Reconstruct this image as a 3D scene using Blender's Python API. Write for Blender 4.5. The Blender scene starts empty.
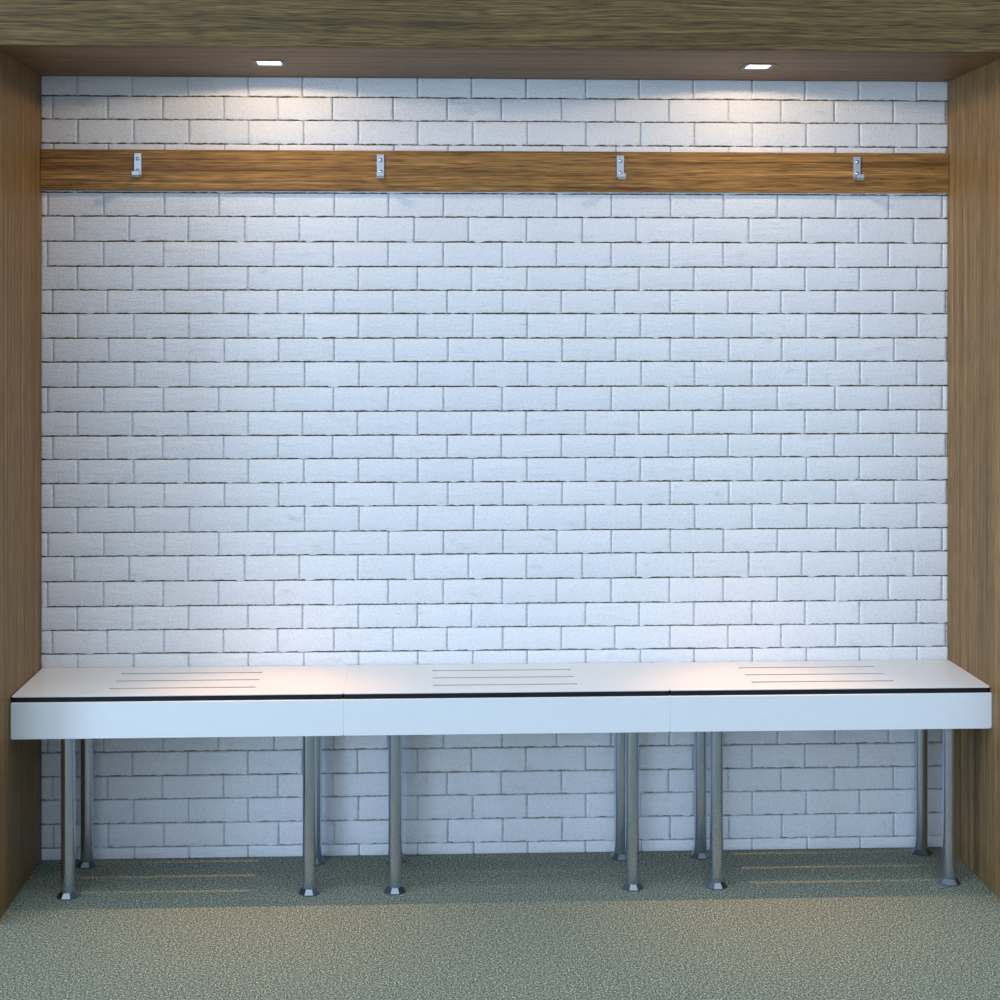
import bpy, bmesh, math, random
from mathutils import Vector, noise

sc = bpy.context.scene
COL = sc.collection
PI = math.pi
W, H, D = 2.5766, 2.2, 0.472          # niche: width, height, depth (front plane at y = -D)

# ------------------------------------------------------------------ helpers
def link_mesh(name, bm, mats, parent=None, smooth=False):
    me = bpy.data.meshes.new(name)
    bmesh.ops.recalc_face_normals(bm, faces=bm.faces[:])
    if smooth:
        for f in bm.faces: f.smooth = True
    bm.to_mesh(me); bm.free()
    for m in (mats if isinstance(mats, (list, tuple)) else [mats]):
        me.materials.append(m)
    o = bpy.data.objects.new(name, me); COL.objects.link(o)
    if parent: o.parent = parent
    return o

def thing(name, label, cat, loc=(0, 0, 0), group=None):
    o = bpy.data.objects.new(name, None); COL.objects.link(o)
    o.empty_display_size = 0.05
    o.location = loc
    o['label'] = label; o['category'] = cat
    if group: o['group'] = group
    return o

def tag(o, label, cat, group=None):
    o['label'] = label; o['category'] = cat
    if group: o['group'] = group
    return o

def struct(o, label, cat):
    o['kind'] = 'structure'; o['label'] = label; o['category'] = cat
    return o

def dup(root, loc, label):
    r = root.copy(); COL.objects.link(r); r.location = loc; r['label'] = label
    for ch in list(root.children):
        c = ch.copy(); COL.objects.link(c); c.parent = r
        for g in list(ch.children):
            d = g.copy(); COL.objects.link(d); d.parent = c
    return r

def add_box(bm, x0, x1, y0, y1, z0, z1, mi=0):
    v = [bm.verts.new(p) for p in ((x0,y0,z0),(x1,y0,z0),(x1,y1,z0),(x0,y1,z0),
                                   (x0,y0,z1),(x1,y0,z1),(x1,y1,z1),(x0,y1,z1))]
    fs = []
    for q in ((0,3,2,1),(4,5,6,7),(0,1,5,4),(1,2,6,5),(2,3,7,6),(3,0,4,7)):
        f = bm.faces.new([v[i] for i in q]); f.material_index = mi; fs.append(f)
    return v, fs

def bevel_mod(o, w, seg=2, ang=40):
    m = o.modifiers.new('bevel', 'BEVEL'); m.width = w; m.segments = seg
    m.limit_method = 'ANGLE'; m.angle_limit = math.radians(ang)
    return o

def add_lathe(bm, prof, n=32, rot=0.0, caps=True):
    rings = []
    for r, z in prof:
        rings.append([bm.verts.new((r*math.cos(rot+2*PI*k/n), r*math.sin(rot+2*PI*k/n), z)) for k in range(n)])
    for a, b in zip(rings[:-1], rings[1:]):
        for k in range(n):
            bm.faces.new((a[k], a[(k+1) % n], b[(k+1) % n], b[k]))
    if caps:
        bm.faces.new(list(reversed(rings[0]))); bm.faces.new(rings[-1])

# ------------------------------------------------------------------ materials
def new_mat(name):
    m = bpy.data.materials.new(name); m.use_nodes = True
    nt = m.node_tree; b = nt.nodes['Principled BSDF']
    return m, nt, b

def node(nt, t, **kw):
    n = nt.nodes.new(t)
    for k, v in kw.items(): setattr(n, k, v)
    return n

def ramp(nt, stops, interp='LINEAR'):
    r = node(nt, 'ShaderNodeValToRGB'); cr = r.color_ramp; cr.interpolation = interp
    while len(cr.elements) > 1: cr.elements.remove(cr.elements[-1])
    cr.elements[0].position = stops[0][0]; cr.elements[0].color = (*stops[0][1], 1)
    for p, c in stops[1:]:
        e = cr.elements.new(p); e.color = (*c, 1)
    return r

def mixc(nt, mode, fac, a, b):
    n = node(nt, 'ShaderNodeMix', data_type='RGBA', blend_type=mode)
    n.clamp_factor = True
    for sock, val in ((0, fac), (6, a), (7, b)):
        if isinstance(val, bpy.types.NodeSocket): nt.links.new(val, n.inputs[sock])
        elif sock == 0: n.inputs[0].default_value = val
        else: n.inputs[sock].default_value = (*val, 1)
    return n.outputs[2]

def bump(nt, b, height, strength, dist):
    n = node(nt, 'ShaderNodeBump'); n.inputs['Strength'].default_value = strength
    n.inputs['Distance'].default_value = dist
    nt.links.new(height, n.inputs['Height']); nt.links.new(n.outputs[0], b.inputs['Normal'])

def noise_tex(nt, vec, scale, detail=3, rough=.5, dist=0.0):
    n = node(nt, 'ShaderNodeTexNoise')
    n.inputs['Scale'].default_value = scale; n.inputs['Detail'].default_value = detail
    n.inputs['Roughness'].default_value = rough; n.inputs['Distortion'].default_value = dist
    nt.links.new(vec, n.inputs['Vector']); return n.outputs['Fac']

def mapping(nt, src, scale=(1, 1, 1), rot=(0, 0, 0), loc=(0, 0, 0)):
    n = node(nt, 'ShaderNodeMapping'); n.inputs['Scale'].default_value = scale
    n.inputs['Rotation'].default_value = rot; n.inputs['Location'].default_value = loc
    nt.links.new(src, n.inputs['Vector']); return n.outputs[0]

def wood(name, axis, seed, band=26.0, dark=(.085, .045, .017), mid=(.235, .135, .055), light=(.36, .225, .105), flow=1.0, line=1.0, pore=1.0):
    """veneer: streaks run along 'axis' (0 = x, 2 = z)"""
    m, nt, b = new_mat(name)
    tc = node(nt, 'ShaderNodeTexCoord').outputs['Object']
    def sc3(along, across):
        s = [across, across, across]; s[axis] = along; return tuple(s)
    off = (seed*1.7, seed*0.9, seed*2.3)
    # slow bending of the growth lines
    warp = node(nt, 'ShaderNodeTexNoise'); warp.inputs['Scale'].default_value = 1.0
    warp.inputs['Detail'].default_value = 1.5
    nt.links.new(mapping(nt, tc, sc3(1.7, 5.0), loc=off), warp.inputs['Vector'])
    mul = node(nt, 'ShaderNodeVectorMath', operation='SCALE'); mul.inputs['Scale'].default_value = .055*flow
    sub = node(nt, 'ShaderNodeVectorMath', operation='SUBTRACT'); sub.inputs[1].default_value = (.5, .5, .5)
    nt.links.new(warp.outputs['Color'], sub.inputs[0]); nt.links.new(sub.outputs[0], mul.inputs[0])
    add = node(nt, 'ShaderNodeVectorMath', operation='ADD')
    nt.links.new(tc, add.inputs[0]); nt.links.new(mul.outputs[0], add.inputs[1])
    wv = add.outputs[0]
    bands = noise_tex(nt, mapping(nt, wv, sc3(.8, band*1.6), loc=off), 1.0, 2, .55)
    lines = noise_tex(nt, mapping(nt, wv, sc3(.9, band*5.6), loc=off), 1.0, 2, .6)
    pores = noise_tex(nt, mapping(nt, wv, sc3(12, 300), loc=off), 1.0, 2, .6)
    r1 = ramp(nt, [(.28, dark), (.46, mid), (.56, mid), (.74, light)])
    nt.links.new(bands, r1.inputs[0])
    r2 = ramp(nt, [(.34, (.36, .30, .24)), (.44, (.80, .77, .74)), (.52, (1.04, 1.04, 1.04)), (.66, (1.36, 1.36, 1.36))])
    nt.links.new(lines, r2.inputs[0])
    r3 = ramp(nt, [(.34, (.50, .45, .40)), (.45, (.92, .91, .90)), (.55, (1.08, 1.08, 1.08)), (.68, (1.5, 1.5, 1.5))])
    nt.links.new(pores, r3.inputs[0])
    c = mixc(nt, 'MULTIPLY', pore, mixc(nt, 'MULTIPLY', line, r1.outputs[0], r2.outputs[0]), r3.outputs[0])
    nt.links.new(c, b.inputs['Base Color'])
    b.inputs['Roughness'].default_value = .52
    b.inputs['Specular IOR Level'].default_value = .3
    bump(nt, b, pores, .25, .0006)
    return m

def paint_mat():
    m, nt, b = new_mat('white_painted_brick')
    tc = node(nt, 'ShaderNodeTexCoord').outputs['Object']
    geo = node(nt, 'ShaderNodeNewGeometry')
    isl = ramp(nt, [(0, (.845, .845, .85)), (1, (.885, .88, .88))])
    nt.links.new(geo.outputs['Random Per Island'], isl.inputs[0])
    # faint scuffs and thin paint with a shape of their own
    sc_ = noise_tex(nt, mapping(nt, tc, (9, 9, 22), rot=(0, .5, 0)), 1.0, 5, .65)
    rs = ramp(nt, [(.28, (.80, .82, .80)), (.40, (1, 1, 1))])
    nt.links.new(sc_, rs.inputs[0])
    c = mixc(nt, 'MULTIPLY', .8, isl.outputs[0], rs.outputs[0])
    mot = noise_tex(nt, mapping(nt, tc, (150, 150, 260), rot=(0, .3, 0)), 1.0, 4, .7)
    rm = ramp(nt, [(.32, (.83, .84, .84)), (.46, (.99, .99, .99)), (.66, (1.06, 1.06, 1.06))]); nt.links.new(mot, rm.inputs[0])
    c = mixc(nt, 'MULTIPLY', 1.0, c, rm.outputs[0])
    nt.links.new(c, b.inputs['Base Color'])
    b.inputs['Roughness'].default_value = .62
    b.inputs['Specular IOR Level'].default_value = .3
    f1 = noise_tex(nt, mapping(nt, tc, (1, 1, 1)), 170, 5, .72)
    f2 = noise_tex(nt, mapping(nt, tc, (10, 10, 60), rot=(0, .35, 0)), 1.0, 3, .6)
    a = node(nt, 'ShaderNodeMath', operation='ADD')
    nt.links.new(f1, a.inputs[0]); nt.links.new(f2, a.inputs[1])
    bump(nt, b, a.outputs[0], 1.0, .0038)
    return m

def flat_mat(name, col, rough, metal=0.0, spec=.5, nscale=0, nstr=.1, ndist=.0005, vary=.05):
    m, nt, b = new_mat(name)
    tc = node(nt, 'ShaderNodeTexCoord').outputs['Object']
    n = noise_tex(nt, tc, nscale or 40, 3)
    r = ramp(nt, [(.3, tuple(c*(1-vary) for c in col)), (.7, tuple(min(1, c*(1+vary)) for c in col))])
    nt.links.new(n, r.inputs[0]); nt.links.new(r.outputs[0], b.inputs['Base Color'])
    b.inputs['Roughness'].default_value = rough; b.inputs['Metallic'].default_value = metal
    b.inputs['Specular IOR Level'].default_value = spec
    if nscale: bump(nt, b, n, nstr, ndist)
    return m

def carpet_mat():
    m, nt, b = new_mat('grey_green_carpet')
    tc = node(nt, 'ShaderNodeTexCoord').outputs['Object']
    n1 = noise_tex(nt, tc, 250, 2, .85)
    n2 = noise_tex(nt, mapping(nt, tc, (1, 1, 1), loc=(3, 7, 0)), 120, 2, .5)
    r = ramp(nt, [(.36, (.022, .023, .016)), (.45, (.145, .152, .113)), (.55, (.238, .248, .19)), (.64, (.72, .75, .62))])
    nt.links.new(n1, r.inputs[0])
    r2 = ramp(nt, [(.35, (.72, .74, .72)), (.65, (1.2, 1.2, 1.2))])
    nt.links.new(n2, r2.inputs[0])
    nt.links.new(mixc(nt, 'MULTIPLY', .8, r.outputs[0], r2.outputs[0]), b.inputs['Base Color'])
    b.inputs['Roughness'].default_value = .95
    b.inputs['Specular IOR Level'].default_value = .1
    bump(nt, b, n1, .8, .005)
    return m

def steel_mat(name, col, rough, aniso=0):
    m, nt, b = new_mat(name)
    tc = node(nt, 'ShaderNodeTexCoord').outputs['Object']
    n = noise_tex(nt, mapping(nt, tc, (500, 500, 6)), 1.0, 2)
    r = ramp(nt, [(.3, tuple(c*.9 for c in col)), (.7, tuple(min(1, c*1.1) for c in col))])
    nt.links.new(n, r.inputs[0]); nt.links.new(r.outputs[0], b.inputs['Base Color'])
    b.inputs['Metallic'].default_value = 1.0; b.inputs['Roughness'].default_value = rough
    if aniso:
        tg = node(nt, 'ShaderNodeTangent', direction_type='RADIAL', axis='Z')
        nt.links.new(tg.outputs[0], b.inputs['Tangent'])
        b.inputs['Anisotropic'].default_value = aniso
    return m

M_PAINT = paint_mat()
M_DIRT = flat_mat('bare_mortar', (.15, .105, .036), .95, spec=.1, nscale=200, vary=.5)
M_JOINT = flat_mat('thin_painted_mortar', (.60, .62, .65), .8, spec=.2, nscale=150, vary=.25)
M_CARPET = carpet_mat()
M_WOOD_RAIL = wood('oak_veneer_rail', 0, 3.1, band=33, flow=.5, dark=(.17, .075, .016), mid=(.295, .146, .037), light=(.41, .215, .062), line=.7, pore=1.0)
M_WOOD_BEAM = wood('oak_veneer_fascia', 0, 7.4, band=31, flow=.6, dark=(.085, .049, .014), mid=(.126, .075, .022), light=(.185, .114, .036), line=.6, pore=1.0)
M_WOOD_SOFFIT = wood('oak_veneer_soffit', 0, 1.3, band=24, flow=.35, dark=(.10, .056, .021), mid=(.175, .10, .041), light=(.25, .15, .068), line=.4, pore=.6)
M_WOOD_UP = wood('oak_veneer_upright', 2, 5.2, band=38, flow=.3, dark=(.11, .062, .021), mid=(.20, .117, .043), light=(.29, .178, .072), line=.42, pore=.75)
M_WHITE = flat_mat('white_laminate', (.80, .795, .79), .42, spec=.4, vary=.01)
M_SEAT = flat_mat('warm_white_laminate', (.665, .648, .64), .42, spec=.4, vary=.01)
M_BLACK = flat_mat('black_laminate_core', (.006, .007, .009), .45, spec=.3, vary=.2)
M_STEEL = steel_mat('brushed_steel', (.58, .65, .78), .19)
M_FOOT = steel_mat('dull_steel', (.22, .24, .27), .30)
M_HOOK = steel_mat('satin_nickel', (.54, .56, .58), .40)
M_SCREW = steel_mat('polished_steel', (.80, .80, .80), .16)
M_FRAME = steel_mat('grey_metal', (.12, .125, .13), .45)
def emit_mat():
    m, nt, b = new_mat('lit_diffuser')
    tc = node(nt, 'ShaderNodeTexCoord').outputs['Object']
    n = noise_tex(nt, tc, 20, 1)
    r = ramp(nt, [(.0, (1, .95, .88)), (1, (1, .98, .93))]); nt.links.new(n, r.inputs[0])
    nt.links.new(r.outputs[0], b.inputs['Emission Color'])
    b.inputs['Emission Strength'].default_value = 4.0
    b.inputs['Base Color'].default_value = (.9, .9, .9, 1)
    return m
M_EMIT = emit_mat()

# ------------------------------------------------------------------ the setting
FW = 0.62                                     # width of the jamb faces beside the niche
bm = bmesh.new(); add_box(bm, -2.6, W+2.6, -5.6, .16, -.05, 0)
struct(link_mesh('floor', bm, M_CARPET), 'speckled grey-green carpet floor below the benches', 'floor')

def upright(name, x0, x1, label):
    bm = bmesh.new(); add_box(bm, x0, x1, -D, .16, 0, H)
    return struct(bevel_mod(link_mesh(name, bm, M_WOOD_UP), .0012, 1), label, 'wall')
upright('wall_left', -FW, 0, 'oak veneered upright panel closing the niche on the left')
upright('wall_right', W, W+FW, 'oak veneered upright panel closing the niche on the right')

LAMPS = ((.659, -.2335), (1.973, -.2315))
hx, hy = .040, .043                           # half size of the lamp openings
bm = bmesh.new()                              # soffit with two square openings
xs = sorted([-FW, W+FW] + [c[0]+s*hx for c in LAMPS for s in (-1, 1)])
ys = [-D+.02, -.2325-hy, -.2325+hy, .16]
for i in range(len(xs)-1):
    for j in range(3):
        if j == 1 and i in (1, 3): continue
        vs = [bm.verts.new((x, y, H)) for x, y in ((xs[i], ys[j]), (xs[i], ys[j+1]), (xs[i+1], ys[j+1]), (xs[i+1], ys[j]))]
        bm.faces.new(vs)
bmesh.ops.remove_doubles(bm, verts=bm.verts[:], dist=1e-5)
ext = bmesh.ops.extrude_face_region(bm, geom=bm.faces[:])
bmesh.ops.translate(bm, vec=(0, 0, .018), verts=[v for v in ext['geom'] if isinstance(v, bmesh.types.BMVert)])
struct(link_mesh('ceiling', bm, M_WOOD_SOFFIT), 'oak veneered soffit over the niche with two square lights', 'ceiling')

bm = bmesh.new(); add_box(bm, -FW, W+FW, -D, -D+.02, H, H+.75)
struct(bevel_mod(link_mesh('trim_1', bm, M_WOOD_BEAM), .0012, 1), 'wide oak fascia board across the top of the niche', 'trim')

# ---- white painted brick wall, one mesh
PITCH_X, PITCH_Z = .47794, .9562
ROWS = [('a', 1.8078, (.0165, .1721, .3415)), ('b', 1.7371, (.0892, .2428, .4080)), ('c', 1.6670, (.0154, .1715, .3388)),
        ('d', 1.6003, (.0981, .2517, .4091)), ('e', 1.5341, (.0293, .1821, .3404)), ('f', 1.4648, (.0992, .2556, .4097)),
        ('g', 1.3978, (.0320, .1849, .3410)), ('h', 1.3271, (.0987, .2579, .4114)), ('i', 1.2576, (.0159, .1721, .3388)),
        ('j', 1.1897, (.0987, .2517, .4069)), ('k', 1.1241, (.0298, .1827, .3365)), ('l', 1.0562, (.0992, .2556, .4097)),
        ('m', .9895, (.0320, .1849, .3410)), ('n', .9185, (.0987, .2579, .4114))]
def n1(x, s): return noise.noise(Vector((x, s*7.31, s*3.17)))

bm = bmesh.new()
add_box(bm, 0, W, .011, .16, 0, H, 1)
levels = []
for m in (1, 0, -1):
    for i, (r, zb, js) in enumerate(ROWS):
        zt = ROWS[i-1][1] if i else zb + (1.8748-1.8078)
        levels.append((r, i, zb+m*PITCH_Z, zt+m*PITCH_Z, js))
def brick(x0, x1, z0, z1, seed, cut0, cut1, cutb, cutt):
    g = .0019
    xa = x0 + (0 if cut0 else g); xb = x1 - (0 if cut1 else g)
    if xb-xa < .004: return
    n = max(2, int((xb-xa)/.0033))
    cols = []
    for k in range(n+1):
        t = k/n; x = xa+(xb-xa)*t
        u = x-x0
        # ragged lower arris with paint runs, gently waving upper arris
        rag = n1(u*55, seed)*.0013 + n1(u*190, seed+3)*.0016
        run = max(0, n1(u*34, seed+11)-.12)*0.0115*(.5+.9*abs(n1(u*150, seed+5)))
        gap = .0036 + rag - run
        edge = min(u, x1-x0-u)
        if edge < .010: gap += .0004*(1-edge/.010)
        zb = z0 if cutb else z0 + max(-.0004, gap) - .0006
        zt = z1 if cutt else z1 - .0009 + n1(u*28, seed+20)*.0009 + n1(u*85, seed+23)*.0006
        wob = 0
        r = .0022
        dy = n1(u*12, seed+31)*.0006
        ends = (k == 0 and not cut0) or (k == n and not cut1)
        yf = dy + (.0012 if ends else 0)
        near = (k == 1 and not cut0) or (k == n-1 and not cut1)
        if near: yf = dy+.0002
        ring = [(x, .0112, zb), (x, yf+.0018, zb), (x, yf+.0005, zb+.0007), (x, yf, zb+r),
                (x, yf, (zb+zt)/2), (x, yf, zt-r), (x, yf+.0006, zt-.0006), (x, yf+.0020, zt), (x, .0112, zt)]
        cols.append([bm.verts.new(p) for p in ring])
    for a, b in zip(cols[:-1], cols[1:]):
        for q in range(len(a)-1):
            f = bm.faces.new((a[q], b[q], b[q+1], a[q+1])); f.smooth = True
    bm.faces.new(cols[0]); bm.faces.new(list(reversed(cols[-1])))
for (r, i, zb, zt, js) in levels:
    if zt <= .004 or zb >= H-.004: continue
    zb -= .0018; zt -= .0018
    z0, z1 = max(zb, 0), min(zt, H)
    js_all = sorted(j+k*PITCH_X for j in js for k in range(-1, 7))
    tri = [(js_all[q], js_all[q+1], q) for q in range(len(js_all)-1)]
    for a, b, q in tri:
        if b <= .002 or a >= W-.002: continue
        seed = 1.37*i + 5.3*(q % 3) + .5
        brick(max(a, 0), min(b, W), z0, z1, seed, a < 0, b > W, zb < 0, zt > H)
        if 0 < a < W:                          # painted perpend joint, slightly set back
            add_box(bm, max(0, a-.006), min(W, a+.006), 0.0042, .0112, max(0, z0+.002), z1-.0012, 2)
wall = link_mesh('wall_back', bm, [M_PAINT, M_DIRT, M_JOINT])
struct(wall, 'white painted brick wall at the back of the niche', 'wall')

# ------------------------------------------------------------------ coat rail and hooks
RZ0, RZ1, RY = 1.8786, 1.9929, -.013
bm = bmesh.new(); add_box(bm, .0008, W-.0008, RY, -.0005, RZ0, RZ1)
rail = bevel_mod(link_mesh('coat_rail', bm, M_WOOD_RAIL), .0012, 2)
tag(rail, 'long oak board fixed across the brick wall, carrying the four hooks', 'coat rail')

def hook_profile():
    t = .0019
    pts = [(-t, .035), (-t, -.024)]            # (y from board face, z from hook centre), centre line
    c = (-t-.009, -.024)
    for k in range(1, 7):
        a = k/6*PI/2; pts.append((c[0]+.009*math.cos(a), c[1]-.009*math.sin(a)))
    pts.append((-.0330, -.033))
    c = (-.0330, -.0275)
    for k in range(1, 6):
        a = PI*1.5 - k/5*PI/2; pts.append((c[0]+.0055*math.cos(a), c[1]+.0055*math.sin(a)))
    pts.append((-.0385, -.0190))
    L, R = [], []
    for k, p in enumerate(pts):
        a = pts[max(0, k-1)]; b = pts[min(len(pts)-1, k+1)]
        d = Vector((b[0]-a[0], b[1]-a[1])).normalized()
        nx, nz = -d.y, d.x
        L.append((p[0]+nx*t, p[1]+nz*t)); R.append((p[0]-nx*t, p[1]-nz*t))
    return L + R[::-1], len(L)

def make_hook(loc, label):
    t = thing('coat_hook', label, 'hook', loc, 'coat hooks on the oak rail')
    prof, nl = hook_profile()
    bm = bmesh.new(); hw = .0101
    A = [bm.verts.new((-hw, y, z)) for y, z in prof]; B = [bm.verts.new((hw, y, z)) for y, z in prof]
    n = len(prof)
    for k in range(n):
        bm.faces.new((A[k], A[(k+1) % n], B[(k+1) % n], B[k]))
    for k in range(nl-1):                       # side faces as strips
        bm.faces.new((A[k], A[k+1], A[n-2-k], A[n-1-k])); bm.faces.new((B[k], B[n-1-k], B[n-2-k], B[k+1]))
    bevel_mod(link_mesh('hook_plate', bm, M_HOOK, t), .0007, 2, 50)
    for z in (.0195, -.0135):
        bm = bmesh.new()
        prof2 = [(.0058, 0), (.0057, .0010), (.0050, .0028), (.0036, .0042), (.0018, .0049), (.0004, .0051)]
        add_lathe(bm, prof2, 20)
        s = link_mesh('screw', bm, M_SCREW, t, True)
        s.rotation_euler = (PI/2, 0, 0); s.location = (0, -.0036, z)
    return t
HZ = 1.9475
HX = (.2706, .9497, 1.6292, 2.3082)
hl = ('steel coat hook nearest the left panel on the oak rail',
      'steel coat hook second from the left, above the seam of left and middle benches',
      'steel coat hook third from the left, above the right end of the middle bench',
      'steel coat hook nearest the right panel on the oak rail')
h0 = make_hook((HX[0], RY+.0001, HZ), hl[0])
for x, l in zip(HX[1:], hl[1:]): dup(h0, (x, RY+.0001, HZ-.0006), l)

# ------------------------------------------------------------------ recessed lights
def make_light(loc, label):
    t = thing('ceiling_light', label, 'light', loc, 'square downlights in the soffit')
    bm = bmesh.new()                           # rim and inner walls of the recess
    ox, oy, ix, iy, lip, dp = hx+.003, hy+.003, hx-.0085, hy-.009, .0018, .004
    def ring(a, b, z): return [bm.verts.new(p) for p in ((-a, -b, z), (a, -b, z), (a, b, z), (-a, b, z))]
    rings = [ring(ox, oy, 0), ring(ox, oy, -lip), ring(ix, iy, -lip), ring(ix, iy, dp)]
    for a, b in zip(rings[:-1], rings[1:]):
        for k in range(4): bm.faces.new((a[k], a[(k+1) % 4], b[(k+1) % 4], b[k]))
    link_mesh('light_frame', bm, M_FRAME, t)
    bm = bmesh.new(); add_box(bm, -ix-.002, ix+.002, -iy-.002, iy+.002, .0012, .0042)
    link_mesh('diffuser', bm, M_EMIT, t)
    return t
LAMP = [  # name, cone in degrees, blend, falloff, energy, colour, tilt in degrees
    ('wash_lamp', 170, .10, 'Linear', 15.4, (1.0, .74, .49), 0),
    ('beam_lamp', 32, 1.0, 'Quadratic', 84.0, (1.0, .49, .19), -4.6),
]
def lamps(t):
    for nm, ang, bl, fall, e, colr, tilt in LAMP:
        if e <= 0: continue
        ld = bpy.data.lights.new(nm, 'SPOT'); ld.energy = e; ld.spot_size = math.radians(ang)
        ld.spot_blend = bl; ld.shadow_soft_size = .009; ld.color = colr
        if fall != 'Quadratic':
            ld.use_nodes = True; lnt = ld.node_tree
            fo = node(lnt, 'ShaderNodeLightFalloff'); fo.inputs['Strength'].default_value = 1.0
            lnt.links.new(fo.outputs[fall], lnt.nodes['Emission'].inputs['Strength'])
        lo = bpy.data.objects.new(nm, ld); COL.objects.link(lo); lo.parent = t; lo.location = (0, 0, .0004); lo.rotation_euler = (math.radians(tilt), 0, 0)
lt = make_light((*LAMPS[0], H), 'lit square downlight in the soffit, left of the two')
rt = dup(lt, (*LAMPS[1], H), 'lit square downlight in the soffit, right of the two')
lamps(lt); lamps(rt)

# ------------------------------------------------------------------ benches
TOP = .5394
BW = .8582                                     # module pitch
Y0, Y1 = -.3236, -.0015
def slotted(bm, x0, x1, y0, y1, z0, z1, slots, r):
    xs = [x0, slots[0][0], slots[0][1], x1]
    ys = [y0] + [v for s in sorted(slots, key=lambda s: s[2]) for v in (s[2], s[3])] + [y1]
    for i in range(3):
        for j in range(len(ys)-1):
            if i == 1 and j % 2 == 1: continue
            bm.faces.new([bm.verts.new(p) for p in ((xs[i], ys[j], z0), (xs[i+1], ys[j], z0), (xs[i+1], ys[j+1], z0), (xs[i], ys[j+1], z0))])
    bmesh.ops.remove_doubles(bm, verts=bm.verts[:], dist=1e-5)
    e = bmesh.ops.extrude_face_region(bm, geom=bm.faces[:])
    bmesh.ops.translate(bm, vec=(0, 0, z1-z0), verts=[v for v in e['geom'] if isinstance(v, bmesh.types.BMVert)])
    bmesh.ops.recalc_face_normals(bm, faces=bm.faces[:])
    def corner(ed):
        a, b = ed.verts
        return abs(a.co.x-b.co.x) < 1e-6 and abs(a.co.y-b.co.y) < 1e-6
    outer = [ed for ed in bm.edges if corner(ed) and min(abs(ed.verts[0].co.x-x0), abs(ed.verts[0].co.x-x1)) < 1e-6
             and min(abs(ed.verts[0].co.y-y0), abs(ed.verts[0].co.y-y1)) < 1e-6]
    bmesh.ops.bevel(bm, geom=outer, offset=r, segments=5, affect='EDGES', profile=.5)
def make_bench(loc, label):
    t = thing('bench', label, 'bench', loc, 'white benches along the brick wall')
    g = .00004
    slots = [(.2345, .6215, y-.0055, y+.0055) for y in (-.0775, -.1612, -.2440)]
    bm = bmesh.new(); slotted(bm, g, BW-g, Y0, Y1, TOP-.0025, TOP, slots, .007)
    s = bevel_mod(link_mesh('seat', bm, M_SEAT, t), .0005, 2, 40)
    bm = bmesh.new(); slotted(bm, g+.0003, BW-g-.0003, Y0+.0006, Y1, TOP-.0150, TOP-.0025, slots, .007)
    c = link_mesh('edge_core', bm, M_BLACK, s); c['label'] = 'black core layer below the white seat face'
    bm = bmesh.new(); add_box(bm, .00004, BW-.00004, Y0-.006, Y0+.012, .4300, TOP-.0152)
    corner = [e for e in bm.edges if abs(e.verts[0].co.x-e.verts[1].co.x) < 1e-6 and abs(e.verts[0].co.z-e.verts[1].co.z) < 1e-6
              and e.verts[0].co.z < .44]
    bmesh.ops.bevel(bm, geom=corner, offset=.005, segments=4, affect='EDGES', profile=.5)
    bevel_mod(link_mesh('apron', bm, M_WHITE, t), .0011, 2, 40)
    for x, y in ((.1336, -.2690), (.7655, -.2690), (.1336, -.0430), (.7655, -.0430)):
        bm = bmesh.new(); add_lathe(bm, [(.0182, .012), (.0182, TOP-.0150)], 40)
        for f in bm.faces: f.smooth = len(f.verts) == 4
        for e in bm.edges: e.smooth = all(len(f.verts) == 4 for f in e.link_faces)
        l = link_mesh('leg', bm, M_STEEL, t); l.location = (x, y, 0)
        bm = bmesh.new(); add_lathe(bm, [(.0270, 0), (.0302, .0008), (.0302, .0028), (.0200, .0145), (.0184, .0150)], 8, PI/8)
        link_mesh('foot', bm, M_FOOT, l)
    return t
X0 = .0024
bl = ('white slotted bench on steel legs touching the left oak panel',
      'white slotted bench on steel legs standing between the two other benches',
      'white slotted bench on steel legs touching the right oak panel')
b0 = make_bench((X0, 0, 0), bl[0])
for k in (1, 2): dup(b0, (X0+k*BW, 0, 0), bl[k])

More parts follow.
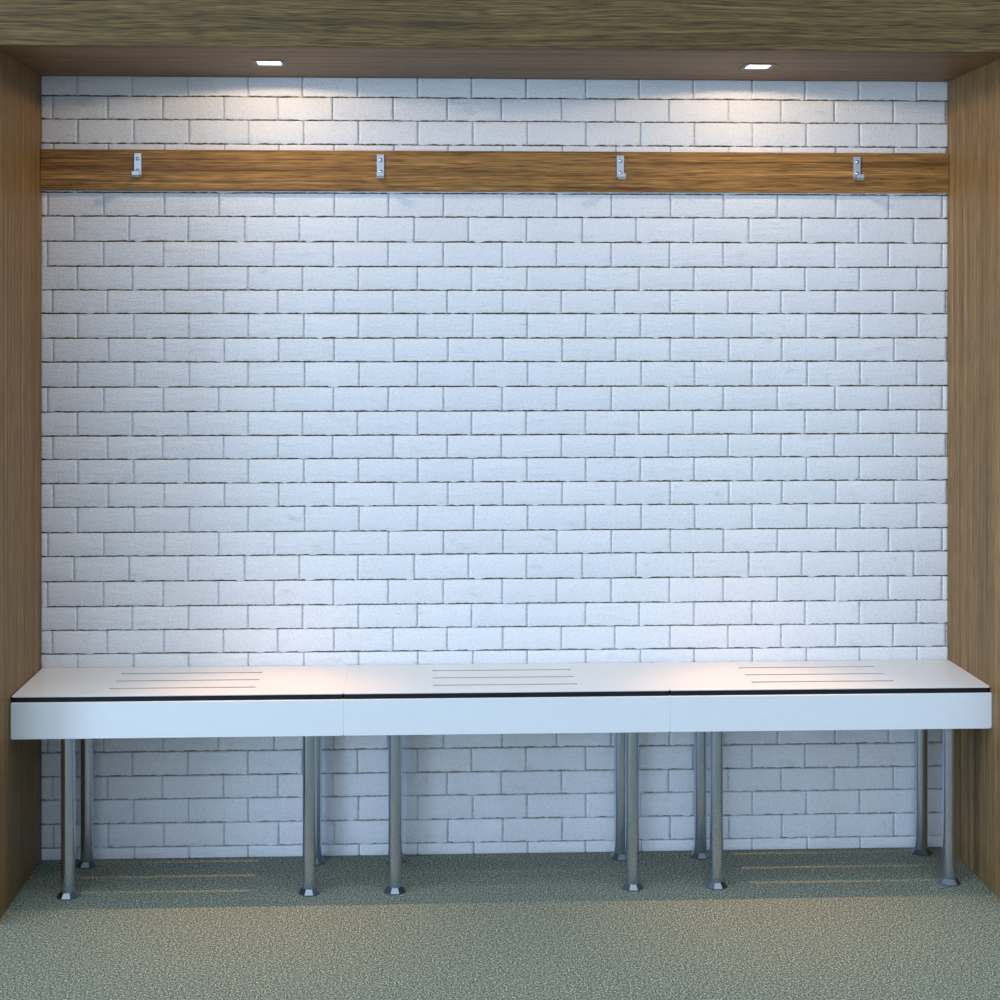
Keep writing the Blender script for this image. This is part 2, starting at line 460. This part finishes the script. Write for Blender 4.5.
# ------------------------------------------------------------------ daylight and camera
WINDOW = (132, (.55, .77, 1.08))
if WINDOW[0] > 0:
    wl = bpy.data.lights.new('window_daylight', 'AREA'); wl.shape = 'RECTANGLE'; wl.size = 1.6; wl.size_y = 1.5
    wl.energy = WINDOW[0]; wl.color = WINDOW[1]
    wo = bpy.data.objects.new('window_daylight', wl); COL.objects.link(wo)
    wo.location = (-4.2, -3.9, .95)
    wo.rotation_euler = (Vector((1.6, -.2, .6))-wo.location).to_track_quat('-Z', 'Y').to_euler()
wd = bpy.data.worlds.new('daylit_room'); sc.world = wd; wd.use_nodes = True
nt = wd.node_tree; bg = nt.nodes['Background']
tc = node(nt, 'ShaderNodeTexCoord').outputs['Generated']
LOBES = [  # brightness of the surroundings: direction (None = all round), radiance, falloff power
    (None, (.225, .335, .49), 0),
    ((-.36, -.92, .18), (.66, .79, 1.02), 3),
    ((-.03, -.14, .99), (2.50, 3.00, 3.15), 8),
    ((-.88, -.46, .12), (.60, .83, 1.10), 3),
]
total = None
for d, c, pwr in LOBES:
    if max(c) <= 0: continue
    if d is None:
        col = node(nt, 'ShaderNodeCombineXYZ')
        for k in range(3): col.inputs[k].default_value = c[k]
        out = col.outputs[0]
    else:
        dp = node(nt, 'ShaderNodeVectorMath', operation='DOT_PRODUCT')
        dp.inputs[1].default_value = Vector(d).normalized(); nt.links.new(tc, dp.inputs[0])
        mx = node(nt, 'ShaderNodeMath', operation='MAXIMUM'); nt.links.new(dp.outputs['Value'], mx.inputs[0]); mx.inputs[1].default_value = 0
        pw = node(nt, 'ShaderNodeMath', operation='POWER'); nt.links.new(mx.outputs[0], pw.inputs[0]); pw.inputs[1].default_value = pwr
        sv = node(nt, 'ShaderNodeVectorMath', operation='SCALE'); sv.inputs[0].default_value = c
        nt.links.new(pw.outputs[0], sv.inputs['Scale']); out = sv.outputs[0]
    if total is None: total = out
    else:
        ad = node(nt, 'ShaderNodeVectorMath', operation='ADD')
        nt.links.new(total, ad.inputs[0]); nt.links.new(out, ad.inputs[1]); total = ad.outputs[0]
if total is not None: nt.links.new(total, bg.inputs['Color'])
else: bg.inputs['Color'].default_value = (0, 0, 0, 1)
bg.inputs['Strength'].default_value = 1.0

cd = bpy.data.cameras.new('camera'); cam = bpy.data.objects.new('camera', cd); COL.objects.link(cam)
cam.location = (1.0517, -4.2529, 1.5119); cam.rotation_euler = (PI/2, 0, -.0411)
cd.sensor_width = 36; cd.lens = 36*1.5
cd.shift_x = (500-478.5)/1000; cd.shift_y = (321.1157-500)/1000
sc.camera = cam
vs = sc.view_settings
sc.display_settings.display_device = 'sRGB'
vs.view_transform = 'Standard'; vs.look = 'None'; vs.gamma = 1; vs.use_curve_mapping = False
vs.exposure = 0.0
